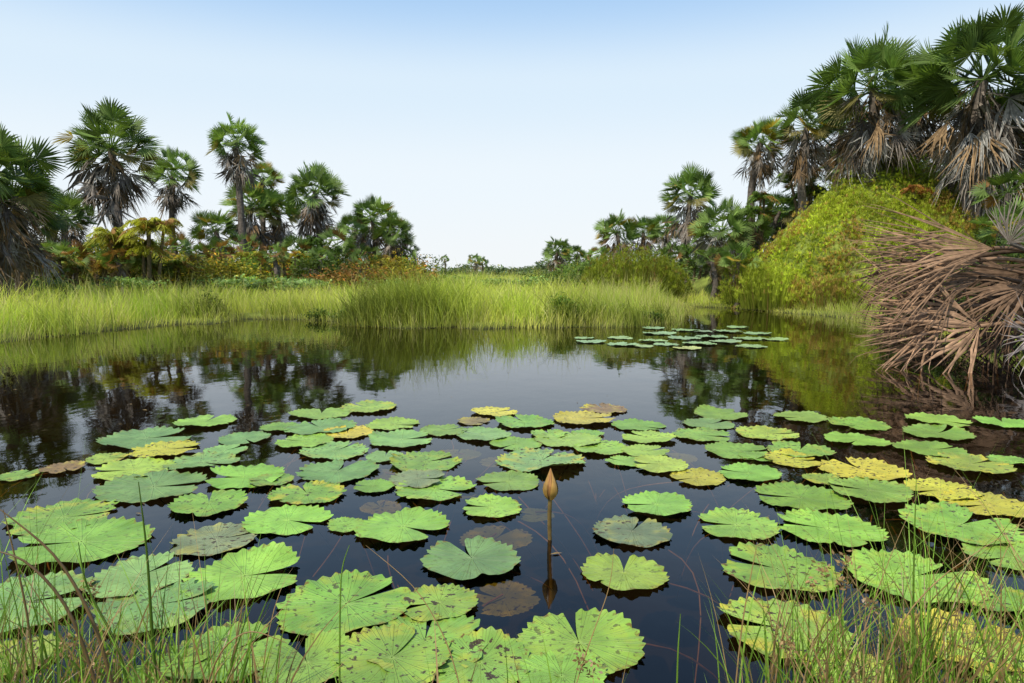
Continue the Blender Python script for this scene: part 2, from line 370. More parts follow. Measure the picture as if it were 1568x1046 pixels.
# ------------------------------------------------------------ palms
GREEN=np.array([.135,.205,.05]); DEADC=np.array([.20,.17,.145])
def fan_palm(px,py,rp,D,skirt=1.0,green=GREEN,tr=.14,dead=None,nl=None,nseg=22,name='fan_palm',base=None,dx=0,yel=.06,browned=0.):
    c=at(px,py,D); R=rp*D/F*.98
    bx=c[0]+dx; gz=float(hgt(np.array([bx]),np.array([D]))[0]); gz=max(gz,.0)-.1
    if base is not None: gz=base
    mb=MB()
    H=max(c[2]-gz,.3)
    ts=np.linspace(0,1,14); bend=rng.uniform(-.25,.25,2)
    pts=np.stack([bx+(c[0]-bx)*ts+bend[0]*np.sin(ts*PI),D+bend[1]*np.sin(ts*PI),gz+(H-.1)*ts],1)
    tube(mb,pts,tr*(1.25-.45*ts)*(1+.06*np.sin(np.arange(14)*2.4)),(.12,.10,.085),9,2)
    top=pts[-1]
    nl=nl or 38
    for i in range(nl):
        e=math.asin(max(-1,min(1,-.48+1.45*((i+.5)/nl)**.95))); az=i*2.39996+rng.uniform(-.35,.35)
        e+=rng.uniform(-.12,.12)
        d=np.array([math.cos(az)*math.cos(e),math.sin(az)*math.cos(e),math.sin(e)])
        Lp=R*rng.uniform(.42,.78); L=R*rng.uniform(.40,.54)
        g=green*rng.uniform(.6,1.5)
        if rng.random()<yel: g=np.array([.40,.30,.04])*rng.uniform(.6,1)
        elif rng.random()<browned: g=np.array([.28,.15,.05])*rng.uniform(.6,1.3)
        elif e<-.2 and rng.random()<.45: g=np.array([.25,.22,.07])*rng.uniform(.6,1.1)
        fan_leaf(mb,top-d*.05,d,Lp,L,nseg,rng.uniform(1.3,2.0),rng.uniform(-.05,.18),g,0,rng.uniform(-1.2,1.2),pcol=green*1.2,cup=rng.uniform(.1,.5),pw=.011*R,split=.56,sag=rng.uniform(0,.6)*max(0,math.cos(e)))
    nd=int((50 if dead is None else dead)*min(1.5,max(skirt,.4)))
    SL=R*1.3*skirt
    for i in range(nd):
        az=i*2.39996+rng.uniform(-.6,.6); k=rng.random()
        e=-rng.uniform(.45,1.5) if rng.random()<.82 else -rng.uniform(.0,.6)
        d=np.array([math.cos(az)*math.cos(e),math.sin(az)*math.cos(e),math.sin(e)])
        o=top-np.array([0,0,SL*.58*k+.08*R])+np.array([math.cos(az),math.sin(az),0])*.08*R
        v=rng.random()
        g=DEADC*rng.uniform(.25,1.4)
        if v<.3: g=np.array([.26,.17,.09])*rng.uniform(.4,1.1)
        elif v<.5: g=np.array([.33,.31,.28])*rng.uniform(.6,1.1)
        fan_leaf(mb,o,d,R*.4*rng.uniform(.4,1.3),R*.5*rng.uniform(.6,1.25),max(9,nseg//2),rng.uniform(.3,1.1),rng.uniform(.1,.6),g,1,rng.uniform(-1.5,1.5),cup=rng.uniform(.0,.5),pw=.012*R,wild=.8,split=rng.uniform(.28,.5),wfac=1.4,sag=rng.uniform(.1,1.3))
    return mb.build(name,[M_palm,M_dead,M_bark])
# left group
fan_palm(-12,270,92,19,1.25,GREEN*.7,tr=.2,nl=46,dead=60)
fan_palm(30,325,58,21,1.1,GREEN*.65,tr=.2)
fan_palm(170,224,66,29,1.15,GREEN*.95,tr=.18,nl=46,dead=56)
fan_palm(265,266,42,33,.95,GREEN*1.2,dead=42)
fan_palm(361,217,43,31,.95,GREEN*1.25,tr=.15,dx=.2,dead=44)
fan_palm(402,272,30,38,.8,GREEN*1.2,yel=.15)
fan_palm(385,312,42,36,1.0,GREEN*1.1)
fan_palm(425,322,36,37,1.2,GREEN)
fan_palm(482,290,46,33,1.3,GREEN,dead=56)
fan_palm(570,335,40,35,.9,GREEN*1.05)
fan_palm(603,354,34,34,.9,GREEN*.9)
fan_palm(330,350,38,33,.8,GREEN*1.1)
fan_palm(100,330,42,27,1.0,GREEN*.8)
fan_palm(62,305,34,30,.8,GREEN*.8)
fan_palm(545,350,30,38,.8,GREEN)
# distant ones, haze put into their paler green
for px,py,r,D in ((681,396,8,110),(727,398,13,85),(738,401,11,88)):
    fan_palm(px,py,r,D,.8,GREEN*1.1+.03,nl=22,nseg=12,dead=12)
# right group
fan_palm(1165,215,42,29,1.0,GREEN*1.3,tr=.16,yel=.14,dead=44)
fan_palm(1236,190,52,27,1.1,GREEN*.9,dead=56)
fan_palm(1338,132,84,25,1.1,GREEN*1.,tr=.2,nl=50,nseg=28,dead=66,yel=.03)
fan_palm(1410,145,62,27,1.2,GREEN*.7,tr=.2)
fan_palm(1505,116,106,23,1.1,GREEN*.8,tr=.24,nl=54,nseg=30,dead=80,yel=0)
fan_palm(1600,180,85,23,1.3,GREEN*.65,tr=.2,dead=60)
fan_palm(1290,190,44,30,1.2,GREEN*.8,dead=50)
fan_palm(1058,295,47,34,1.2,GREEN*1.15,dead=40)
fan_palm(1105,350,50,27,.9,GREEN*1.0,dead=50)
fan_palm(945,354,36,42,.8,GREEN)
fan_palm(985,354,30,44,.8,GREEN*.9)
fan_palm(855,382,24,50,.9,GREEN*.9)
fan_palm(882,390,20,52,.9,GREEN*.9)
fan_palm(1020,352,30,40,.8,GREEN*1.1)
# trunkless young fan palms of the understory
for px,py,r,D,br in ((70,390,34,25,.2),(150,385,30,27,.1),(300,390,30,30,.3),(455,385,30,30,.1),(515,375,34,31,.1),(560,392,26,30,.2),(620,385,24,34,.1),(915,390,20,38,.1),(1030,392,26,30,.1),(1130,395,34,24,.1),(1150,340,36,28,.1),(1195,320,38,29,.1),(1225,285,36,29,.1),(1290,258,38,29,.2),(1400,255,40,29,.2),(1475,280,46,28,.1),(1540,345,50,18,.1),(1545,290,50,21,.2),(1440,260,40,28,.1),(20,395,36,22,.4),(380,380,28,30,.4),(1560,400,50,16,.2),(110,392,34,24,.4),(340,385,28,28,.5),(270,380,30,28,.4),(420,388,24,28,.5),(180,395,28,24,.4),(230,390,26,29,.1),(490,395,26,27,.1),(1345,262,34,28.5,.1),(1090,395,28,26,.1)):
    fan_palm(px,py,r,D,.5,GREEN*rng.uniform(.7,1.3),nl=22,dead=14,nseg=16,name='young_fan_palm',tr=.1,browned=br)

# feather palms with arching yellowing fronds
def feather_palm(px,py,rp,D,col,name='feather_palm',n=26,stems=4):
    c=at(px,py,D); R=rp*D/F; mb=MB()
    gz=float(hgt(np.array([c[0]]),np.array([D]))[0])-.1
    for k in range(stems):
        off=np.array([rng.uniform(-.8,.8)*R,rng.uniform(-.5,.5)*R,rng.uniform(-.8,.1)*R])
        top=c+off; ts=np.linspace(0,1,8)
        b=np.array([c[0]+off[0]*.5,D+off[1]*.3,gz])
        tube(mb,b+(top-b)*ts[:,None],.06*(1.2-.4*ts),(.13,.10,.06),7,1)
        for i in range(n):
            az=i*2.4+rng.uniform(-.3,.3); e=rng.uniform(.1,1.4); L=R*rng.uniform(.5,.95)
            t=np.linspace(0,1,20)
            dx=L*math.cos(e)*t*1.0; dz=L*math.sin(e)*t-L*.75*t**2.2
            rp_=top+np.stack([np.cos(az)*dx,np.sin(az)*dx,dz],1)
            tube(mb,rp_[::3],.010*R/1.2,col*.9,4,0)
            cc=col*rng.uniform(.5,1.5)
            if rng.random()<.2: cc=np.array([.32,.18,.05])
            for sgn in (-1,1):
                P0=rp_[2:]; m=len(P0)
                side=np.array([-math.sin(az),math.cos(az),0])*sgn
                fw=np.array([math.cos(az),math.sin(az),0])
                ll=L*.32*np.sin(np.linspace(.5,PI*.93,m))*rng.uniform(.8,1.1,m)
                tip=P0+side*ll[:,None]*.75+fw*ll[:,None]*.45; tip[:,2]-=ll*rng.uniform(.2,.8,m)
                mid=(P0+tip)*.5; mid[:,2]+=ll*.1; w=fw*.018*R
                V=np.stack([P0,mid-w,tip,mid+w],1)
                mb.add(V,cc,(np.arange(m)*4)[:,None]+np.arange(4),None,0)
    return mb.build(name,[M_palm,M_bark])
feather_palm(215,350,56,24.5,np.array([.34,.35,.04]),stems=8)
feather_palm(255,378,44,25.5,np.array([.22,.27,.04]),stems=5)
feather_palm(590,388,28,30,np.array([.40,.36,.04]),stems=4)
feather_palm(445,388,24,29,np.array([.46,.36,.03]),stems=3)
feather_palm(160,388,34,26,np.array([.32,.24,.04]),stems=5)
feather_palm(385,390,24,29,np.array([.32,.30,.04]),stems=4)
feather_palm(1060,380,34,32,np.array([.12,.21,.04]),stems=3)
feather_palm(1365,256,48,27,np.array([.12,.22,.04]),stems=6)
feather_palm(1165,305,34,28,np.array([.12,.2,.04]),stems=3)
feather_palm(495,368,34,31,np.array([.08,.15,.025]),stems=4)
feather_palm(1240,268,40,28,np.array([.13,.19,.04]),stems=4)
feather_palm(1450,260,44,26.5,np.array([.08,.15,.03]),stems=5)
feather_palm(1410,292,24,24,np.array([.32,.14,.04]),stems=3)
feather_palm(100,400,36,23,np.array([.18,.22,.035]),stems=4)

# ------------------------------------------------------------ undergrowth & tree lines
mb=MB()
for i in range(150):
    px=rng.uniform(-120,640); D=rng.uniform(25,42)
    top=np.interp(px,[-120,0,150,300,450,600,640],[345,358,368,378,384,388,396])+rng.uniform(-8,24)
    p=at(px,top,D); h=max(p[2],.8); r=rng.uniform(.8,1.8)
    col=np.array([.15,.23,.035])*rng.uniform(.5,1.6)
    q=rng.random()
    if q<.22: col=np.array([.36,.31,.04])*rng.uniform(.8,1.2)
    elif q<.36: col=np.array([.34,.18,.05])*rng.uniform(.7,1.1)
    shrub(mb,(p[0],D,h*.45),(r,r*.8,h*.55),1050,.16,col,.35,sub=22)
mb.build('undergrowth',[M_leaf])
mb=MB()
for i in range(100):
    px=rng.uniform(835,1700); D=rng.uniform(27,42) if px<1150 else rng.uniform(30,36)
    x=(px-784)/F*D; gz=max(float(hgt(np.array([x]),np.array([D]))[0]),0)
    top=np.interp(px,[835,880,950,1050,1120,1200,1260,1400,1700],[408,392,375,372,360,300,262,240,230])+rng.uniform(0,26)
    p=at(px,top,D); h=max(p[2]-gz,1.0); r=rng.uniform(.8,1.7)
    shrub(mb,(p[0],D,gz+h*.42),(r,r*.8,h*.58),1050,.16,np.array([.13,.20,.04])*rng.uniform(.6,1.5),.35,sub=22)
for i in range(54):   # darker-leaved bushes on the hill behind the fallen fronds
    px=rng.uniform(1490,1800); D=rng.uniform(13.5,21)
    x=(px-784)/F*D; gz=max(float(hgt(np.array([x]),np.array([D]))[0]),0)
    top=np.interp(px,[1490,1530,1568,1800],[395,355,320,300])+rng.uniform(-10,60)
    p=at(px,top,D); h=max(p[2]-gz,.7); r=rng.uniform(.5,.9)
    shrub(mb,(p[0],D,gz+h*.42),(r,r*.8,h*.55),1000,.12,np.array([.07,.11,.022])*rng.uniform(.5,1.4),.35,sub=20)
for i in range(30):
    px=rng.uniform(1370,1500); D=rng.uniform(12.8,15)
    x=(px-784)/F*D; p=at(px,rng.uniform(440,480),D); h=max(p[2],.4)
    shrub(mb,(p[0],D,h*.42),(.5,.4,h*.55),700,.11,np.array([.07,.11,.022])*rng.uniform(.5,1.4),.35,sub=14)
mb.build('hillside_undergrowth',[M_leaf])
mb=MB()
for i in range(120):
    D=rng.uniform(75,160); px=rng.uniform(300,1250)
    if 640<px<830: D=rng.uniform(85,170)
    top=rng.uniform(404,413) if 640<px<830 else rng.uniform(392,408)
    p=at(px,top,D); h=max(p[2],1.5); r=rng.uniform(2,5)
    shrub(mb,(p[0],D,h*.4),(r,r*.6,h*.6),420,.6,np.array([.15,.21,.10])*rng.uniform(.8,1.3),.3)  # leaf colour made paler and bluer to imitate distance haze
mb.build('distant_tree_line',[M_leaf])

# ------------------------------------------------------------ papyrus
def umbels(mb,p,rays,L,col,drp=.6,W=.012):
    n=len(p); b=np.repeat(p,rays,0); N=len(b)
    az=rng.uniform(0,2*PI,N); e=rng.uniform(.1,1.5,N); LL=np.repeat(rng.uniform(.7,1.2,n),rays)*L*rng.uniform(.7,1.1,N)
    c=np.repeat(col,rays,0)*rng.uniform(.75,1.3,(N,1))
    blades(mb,b,az,LL*np.sin(e),LL*np.cos(e),W,c*.8,c*1.1,2,drp)
def papcol(n,x,y):
    c=np.array([.56,.64,.085])*rng.uniform(.6,1.2,(n,1))*(.75+.5*vnoise(x,y,2.9,1.))[:,None]
    f=rng.random(n)<(.08+.5*(vnoise(x,y,1.2,2.)>.73))
    c[f]=np.array([.58,.40,.13])*rng.uniform(.6,1.1,(f.sum(),1)); return c
mb=MB()
cx,cy,rx,ry,H=MOUND
nt_=2200; th=rng.uniform(0,2*PI,nt_); rr=np.sqrt(rng.random(nt_))*1.03   # tussocks
tx=cx+rx*rr*np.cos(th); ty=cy+ry*rr*np.sin(th); k=(ty<cy+1.2)&(sdf(tx,ty)>.3); tx,ty=tx[k],ty[k]; nt_=len(tx)
th_=rng.uniform(.25,.9,nt_)**1.2; tb=rng.uniform(.75,1.15,nt_)
n=13500; i_=rng.integers(0,nt_,n); ox=rng.normal(0,.2,n); oy=rng.normal(0,.2,n)
x=tx[i_]+ox; y=ty[i_]+oy
z=hgt(x,y)+th_[i_]*np.clip(1-(ox**2+oy**2)*6,.05,1)*rng.uniform(.35,1.,n)
umbels(mb,np.stack([x,y,z],1),13,.27,papcol(n,x,y)*tb[i_][:,None],.6,.014)
mb.build('papyrus_mound_growth',[M_pap])
def papyrus(px,D,w,top,n,g=1.):
    mb=MB(); p0=at(px,420,D); hz=at(px,top,D)[2]
    gz=float(hgt(np.array([p0[0]]),np.array([D]))[0])
    a=rng.uniform(0,2*PI,n); r=np.sqrt(rng.random(n))*w
    x=p0[0]+r*np.cos(a); y=D+r*np.sin(a)*.8
    z=gz+(hz-gz-.1)*(np.sqrt(np.clip(1.05-(r/w)**2,0,1)))*rng.uniform(.6,1.,n)+.1
    col=papcol(n,x,y)*g
    blades(mb,np.stack([x*.75+p0[0]*.25,y,np.full(n,gz)],1),np.arctan2(y-D,x-p0[0]),z-gz,r*.25,.03,col*.5,col*.8,3)
    umbels(mb,np.stack([x,y,z-.1],1),15,.36,col)
    mb.build('papyrus_clump',[M_pap])
papyrus(965,26,2.0,372,900,.65); papyrus(1010,27,1.3,388,400,.55); papyrus(920,29,1.2,390,300,.6)
papyrus(1180,22.5,1.2,395,380,.9); papyrus(1150,24,1.1,385,300,.75); papyrus(1270,21.5,1.3,420,300,.85)

# ------------------------------------------------------------ dead fronds hanging over the water, right
mb=MB()
BR=np.array([.25,.155,.095])
def dead_fan(hub,tip,L,spread,droop,roll,nseg=24,col=BR,pet=None,cup=.2,split=.35,wf=1.15,wild=.6):
    h=at(*hub); t=at(*tip); d=unit(t-h)
    if pet is not None:
        q=at(*pet); ts=np.linspace(0,1,8)[:,None]
        path=q+(h-q)*ts+np.array([0,0,.12])*np.sin(ts*PI)
        tube(mb,path,.028,col*.7,6,0)
    fan_leaf(mb,h-d*.02,d,.02,L,nseg,spread,droop,col,0,roll,cup=cup,levels=6,pw=.03,wild=wild,split=split,wfac=wf)
dead_fan((1520,380,9.2),(1330,362,8.9),2.15,.38,.16,1.2,pet=(1640,420,9.6))
dead_fan((1500,398,9.3),(1330,390,9.0),1.95,.36,.20,1.0,col=BR*1.3,pet=(1640,430,9.6))
dead_fan((1500,425,9.4),(1320,425,9.0),1.85,.42,.12,.8,col=BR*.6,pet=(1640,470,9.8))
dead_fan((1490,395,9.8),(1340,400,9.9),1.75,.5,.26,1.2,col=BR*.4,pet=(1640,400,10))
dead_fan((1470,470,9.3),(1330,480,9.1),1.6,.7,.02,1.1,col=BR*1.5,pet=(1640,500,9.6),cup=.3)
dead_fan((1440,500,9.2),(1330,500,9.1),1.3,.8,.02,1.3,col=BR*1.3,pet=(1640,520,9.6),cup=.3)
dead_fan((1450,515,9.5),(1350,525,9.4),1.45,.6,.03,1.0,col=BR*.8,pet=(1640,540,9.8))
dead_fan((1500,500,9.0),(1400,520,8.8),1.2,1.0,.05,1.2,col=BR*1.4,pet=(1640,520,9.2))
dead_fan((1545,372,9.0),(1570,325,8.8),.75,1.2,.1,1.3,col=np.array([.22,.19,.16]),nseg=32,pet=(1660,460,9.2),wf=1.)
dead_fan((1600,520,8.7),(1530,535,8.4),.85,1.0,.15,1.2,col=np.array([.26,.22,.20]),nseg=28,pet=(1690,520,9))
dead_fan((1570,440,9.3),(1480,470,9.0),1.2,.7,.2,.9,col=BR*.7,pet=(1660,430,9.4))
dead_fan((1530,510,9.6),(1440,545,9.5),1.0,.7,.2,.6,col=BR*.4,pet=(1660,470,9.8))
dead_fan((1560,420,9.7),(1450,440,9.7),1.5,.8,.3,1.,col=BR*.45,pet=(1660,420,9.9))
for i in range(42):  # collapsed thatch of older leaves behind and beneath
    px=rng.uniform(1370,1680); py=rng.uniform(400,550); D=rng.uniform(9.8,11)
    dead_fan((px,py,D),(px-100,py+rng.uniform(-15,70),D-rng.uniform(-.3,.4)),rng.uniform(.6,1.2),rng.uniform(.3,1.),rng.uniform(.0,.4),rng.uniform(-.2,1.5),nseg=14,col=BR*rng.uniform(.1,.5))
for a,b in (((1500,470,9.3),(1650,455,9.2)),((1380,400,9.2),(1650,440,9.4)),((1400,440,9.1),(1640,500,9.5)),((1480,545,9.3),(1600,400,9.3)),((1500,530,9.1),(1470,430,9.3))):
    p,q=at(*a),at(*b); ts=np.linspace(0,1,9)[:,None]
    tube(mb,p+(q-p)*ts+np.array([0,0,.1])*np.sin(ts*PI),.02,BR*.6,6,0)
mb.build('fallen_palm_fronds',[M_dead])

# ------------------------------------------------------------ lily pads
COL={'g':(.215,.375,.05),'b':(.18,.315,.085),'y':(.50,.45,.045),'l':(.30,.42,.055),'d':(.17,.22,.10),'s':(.22,.24,.06),'n':(.26,.17,.06)}
pads=[ # x,y,width,type,notch(deg) , damage
(886,985,215,'g',95,.15),(600,1012,200,'g',60,.3),(735,1018,165,'g',160,.4),(530,925,215,'g',40,.2),(375,885,185,'g',15,.15),(345,1003,185,'g',50,.4),(470,1018,150,'g',120,.3),
(672,925,130,'g',200,.5),(722,857,162,'b',115,.15),(955,878,145,'l',80,.25),(967,815,130,'d',60,.3),(617,808,150,'g',-30,.2),(1190,872,185,'g',150,.3),(1200,965,200,'g',170,.9),
(1400,885,215,'g',20,.4),(1480,985,200,'y',40,.8),(1128,805,125,'g',170,.3),(1270,812,155,'g',160,.3),(1225,762,150,'g',170,.25),(1005,775,118,'g',185,.1),(1068,732,92,'y',200,.3),(1147,725,105,'g',150,.1),
(225,672,140,'b',30,.2),(255,690,110,'y',20,.9),(315,647,95,'g',90,.2),(28,728,65,'g',0,.7),(97,718,62,'n',0,.8),(165,703,62,'l',10,.7),(205,720,120,'l',200,.3),(235,747,160,'b',10,.2),(310,709,112,'b',-20,.2),
(375,732,130,'g',190,.1),(320,772,125,'g',0,.2),(330,827,140,'d',30,.5),(98,792,155,'g',15,.4),(125,832,205,'g',0,.2),(45,925,200,'b',20,.2),(215,885,150,'b',60,.2),(240,930,175,'b',20,.2),(30,1005,120,'l',0,.6),
(440,797,130,'g',-20,.2),(470,758,118,'g',120,.6),(517,722,132,'b',80,.2),(465,677,90,'g',0,.1),(490,656,110,'b',0,.2),(512,691,110,'b',60,.2),(532,663,82,'y',0,.4),(492,633,100,'g',0,.1),(565,624,90,'l',0,.4),
(603,650,82,'l',0,.3),(615,674,110,'b',20,.2),(652,707,115,'g',30,.5),(665,749,130,'g',-20,.2),(778,737,105,'g',200,.1),(752,778,102,'g',170,.1),(760,812,112,'s',60,.5),(572,746,66,'g',0,.1),(583,768,64,'s',0,.5),(530,805,65,'g',190,.1),
(680,660,78,'g',0,.1),(757,631,76,'y',0,.3),(725,645,52,'n',0,.6),(803,647,90,'g',0,.2),(740,667,90,'b',0,.2),(790,680,82,'g',0,.2),(870,674,100,'g',0,.2),(828,706,132,'b',60,.5),(895,642,95,'y',0,.4),(925,627,74,'n',0,.9),
(920,687,90,'g',0,.2),(978,652,80,'g',0,.1),(992,671,80,'l',0,.3),(988,692,76,'l',20,.2),(957,707,60,'g',0,.2),(1010,713,92,'l',0,.2),(1075,667,92,'g',0,.2),(1085,650,80,'b',0,.2),(1103,635,80,'g',0,.2),(1130,691,105,'g',-10,.2),
(1175,664,90,'l',0,.5),(1225,691,100,'g',0,.5),(1213,705,80,'y',0,.8),(1225,639,80,'g',0,.1),(1315,650,95,'g',0,.2),(1312,675,96,'g',0,.1),(1425,690,104,'g',10,.1),(1437,645,95,'g',0,.1),(1435,663,105,'g',0,.2),(1535,648,82,'g',0,.1),
(1485,713,112,'l',20,.9),(1320,720,136,'y',100,.5),(1330,753,130,'g',160,.3),(1440,752,110,'y',0,.6),(1512,775,135,'y',0,.9),(1472,806,170,'g',30,.5),(1545,853,120,'g',0,.4),(1548,706,66,'g',0,.3),(1530,920,130,'g',0,.5),(1530,1015,170,'l',0,.9),
(650,985,200,'g',90,.3),(270,1035,140,'g',0,.3),(860,1040,150,'g',90,.2),(1300,1030,150,'l',60,.9),
(415,738,70,'g',0,.2),(375,672,80,'b',0,.2),(345,690,70,'b',0,.2),(700,690,70,'s',0,.3),(840,665,60,'g',0,.2),(1040,695,60,'s',0,.4),(640,735,90,'d',0,.3),(590,720,60,'s',0,.3),(760,700,60,'s',0,.4),(1400,735,70,'s',0,.4),(590,700,60,'b',0,.2),(700,745,70,'s',0,.3),
(430,655,60,'g',0,.2),(820,780,60,'s',0,.3),(1260,735,60,'l',0,.7),(1160,700,60,'g',0,.2),(900,664,50,'g',0,.3),(770,905,120,'s',0,.6),
# far raft
(905,524,44,'b',0,.1),(955,528,52,'b',0,.1),(1000,523,46,'g',0,.1),(1010,511,50,'b',0,.1),(1050,506,44,'g',0,.1),(1048,518,54,'b',0,.1),(1090,516,52,'b',0,.1),(1072,527,50,'g',0,.1),(1110,524,50,'b',0,.1),(1145,519,52,'g',0,.1),(1150,531,46,'g',0,.1),(1185,520,44,'l',0,.1),(1115,508,46,'b',0,.1),(1160,511,44,'b',0,.1),(1052,534,44,'y',0,.1),(950,518,40,'l',0,.1),(1130,502,36,'g',0,.1),(1020,528,40,'b',0,.1),(895,518,30,'g',0,.1),(1000,503,36,'b',0,.1),(1075,508,30,'d',0,.1),(985,531,30,'l',0,.1)]
mb=MB()
def pad(cx,cy,R,kind,na,dmg,z0,small,farp=False):
    n=96 if small else 200
    rs=np.array([.015,.12,.3,.5,.7,.85,.93,1.])
    g0=math.radians(rng.uniform(3,10) if small else rng.uniform(4,14))
    k=np.arange(n+1)/n
    g=g0*rs**.45
    TH=na+g[:,None]+(2*PI-2*g[:,None])*k
    ph=rng.uniform(0,6.28,6); nt=rng.integers(24,34)
    saw=np.abs(((TH*nt/(2*PI)+ph[0]+.3*np.sin(3*TH+ph[1])+.15*np.sin(7*TH))%1)*2-1)
    irr=.02*np.sin(3*TH+ph[1])+.02*np.sin(5*TH+ph[2])+.035*np.sin(2*TH+ph[3])+.01*np.sin(9*TH+ph[4])
    wr=(rs**9)[:,None]
    ke=np.minimum(k,1-k)
    rnd=1-.16*np.exp(-(ke/.022)**1.3)[None]*(rs**2)[:,None]
    bite=np.ones(n+1)
    for _ in range(rng.integers(0,3+int(dmg*7))):
        b0=rng.random(); bite-=rng.uniform(.05,.2)*np.exp(-((k-b0)/rng.uniform(.006,.018))**2)
    bite=np.clip(bite,.74,1)
    RR=R*rs[:,None]*(1+irr*rs[:,None]+(.07*(saw-.5))*wr)*rnd*(1-(1-bite)[None]*wr)
    X=cx+RR*np.cos(TH); Y=cy+RR*np.sin(TH)
    ta,tm=rng.uniform(0,6.28),rng.uniform(0,.035)
    Z=R*(.022*np.sin(2*TH+ph[4])*rs[:,None]**2+.022*np.sin(7*TH+ph[5])*rs[:,None]**4+.04*rs[:,None]**5*(saw-.2)+.02*rs[:,None]**2+tm*rs[:,None]*np.cos(TH-ta))
    if rng.random()<.25 and not farp: Z=Z+R*.13*(rs**4)[:,None]*np.exp(-((np.angle(np.exp(1j*(TH-ta))))/.45)**2)
    if kind in 's': z0=-.02-rng.uniform(0,.02); Z=Z*.3
    Z=z0+Z
    if kind not in 's': Z=np.maximum(Z,.0025+z0*.3)
    m=len(rs); idx=np.arange(m*(n+1)).reshape(m,n+1)
    Q=np.stack([idx[:-1,:-1],idx[:-1,1:],idx[1:,1:],idx[1:,:-1]],-1).reshape(-1,4)
    c=np.array(COL[kind])*rng.uniform(.78,1.15)*rng.uniform(.92,1.08,3)
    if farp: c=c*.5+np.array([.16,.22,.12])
    P=np.stack([rs[:,None]*np.cos(TH-na),rs[:,None]*np.sin(TH-na),np.full(TH.shape,dmg)],-1)
    mb.add(np.stack([X,Y,Z],-1),c,Q,None,0,P)
order=list(range(len(pads))); random.shuffle(order)
padpos=[]
for i,(px,py,w,kd,na,dm) in enumerate(pads):
    c=onwater(px,py+ (0 if py<600 else 1)); R=w*c[1]/F/2*.98*rng.uniform(.95,1.05)
    if na==0: na=rng.uniform(-60,240)
    if py>600: padpos.append((c[0],c[1],R)); dm=dm+(.22 if rng.random()<.35 else .03)
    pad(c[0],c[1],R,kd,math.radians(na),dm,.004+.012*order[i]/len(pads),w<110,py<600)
mb.build('water_lily_pads',[padmat()],smooth=True,useP=True)
# submerged stems of the pads
mb=MB()
for (x,y,R) in padpos:
    a=rng.uniform(0,6.28); L=rng.uniform(.3,.8); t=np.linspace(0,1,9)
    b=rng.uniform(-.2,.2)
    pts=np.stack([x+np.cos(a)*L*t+b*np.sin(t*3)*-math.sin(a),y+np.sin(a)*L*t+b*np.sin(t*3)*math.cos(a),-.012-.03*np.sin(t*PI)-.5*t**3],1)
    tube(mb,pts,.004,(.28,.14,.06),5,0)
mb.build('submerged_lily_stems',[M_stem])
# bud
mb=MB()
b=onwater(843,826); zt=at(843,717,b[1])[2]
st=np.array([[b[0]+.006*math.sin(i*.5),b[1],-.35+(zt-.155+.35+.02)*i/12] for i in range(13)])
tube(mb,st,.0105,(.15,.10,.03),10,0)
prof=[(0,.011),(.012,.021),(.03,.029),(.05,.032),(.075,.028),(.1,.019),(.125,.010),(.15,.0015)]
nn=24; z0=zt-.15; V=[];C=[]
for h,r in prof:
    a=np.arange(nn)/nn*2*PI; f=1+.10*np.abs(np.sin(a*2))*(1 if h>.01 else 0)
    V.append(np.stack([st[-1][0]+r*f*np.cos(a+h*2),b[1]+r*f*np.sin(a+h*2),np.full(nn,z0+h)],1))
    st_=(np.abs(np.sin(a*6))[:,None])
    C.append(np.array([.36,.17,.05])*(.55+.6*st_))
Q=[[i*nn+j,i*nn+(j+1)%nn,(i+1)*nn+(j+1)%nn,(i+1)*nn+j] for i in range(len(prof)-1) for j in range(nn)]
mb.add(np.concatenate(V),np.concatenate(C),Q,None,0)
for q in range(4): # sepals hugging the bud
    a=q*PI/2+.4; SV=[]
    for h,r in prof:
        rr_=r*1.17+.0015
        for s_ in (-1,0,1):
            aa=a+s_*.62*(1-(h/.155)**2)+h*2
            SV.append((st[-1][0]+rr_*(1.04 if s_==0 else .98)*math.cos(aa),b[1]+rr_*(1.04 if s_==0 else .98)*math.sin(aa),z0+h-.004))
    SQ=[[i*3+j,i*3+j+1,i*3+j+4,i*3+j+3] for i in range(len(prof)-1) for j in (0,1)]
    mb.add(SV,np.array([.30,.17,.04])*(1+.4*(q%2)),SQ,None,0)
mb.build('water_lily_bud',[M_stem],smooth=True)
# floating debris
mb=MB(); n=300
x=rng.uniform(-9,8,n); y=rng.uniform(2.2,15,n); k=sdf(x,y)<-.2; x,y=x[k],y[k]; n=len(x)
a=rng.uniform(0,6.28,n); L=rng.uniform(.008,.035,n); W=L*.3
cs,sn=np.cos(a),np.sin(a); z=np.full(n,.004)
V=np.stack([np.stack([x-cs*L,y-sn*L,z],1),np.stack([x-sn*W,y+cs*W,z+.002],1),np.stack([x+cs*L,y+sn*L,z],1),np.stack([x+sn*W,y-cs*W,z+.003],1)],1)
mb.add(V,np.repeat(np.array([.2,.14,.06])*rng.uniform(.4,1.5,(n,1)),4,0),np.arange(n*4).reshape(-1,4)); mb.build('floating_debris',[M_dead])

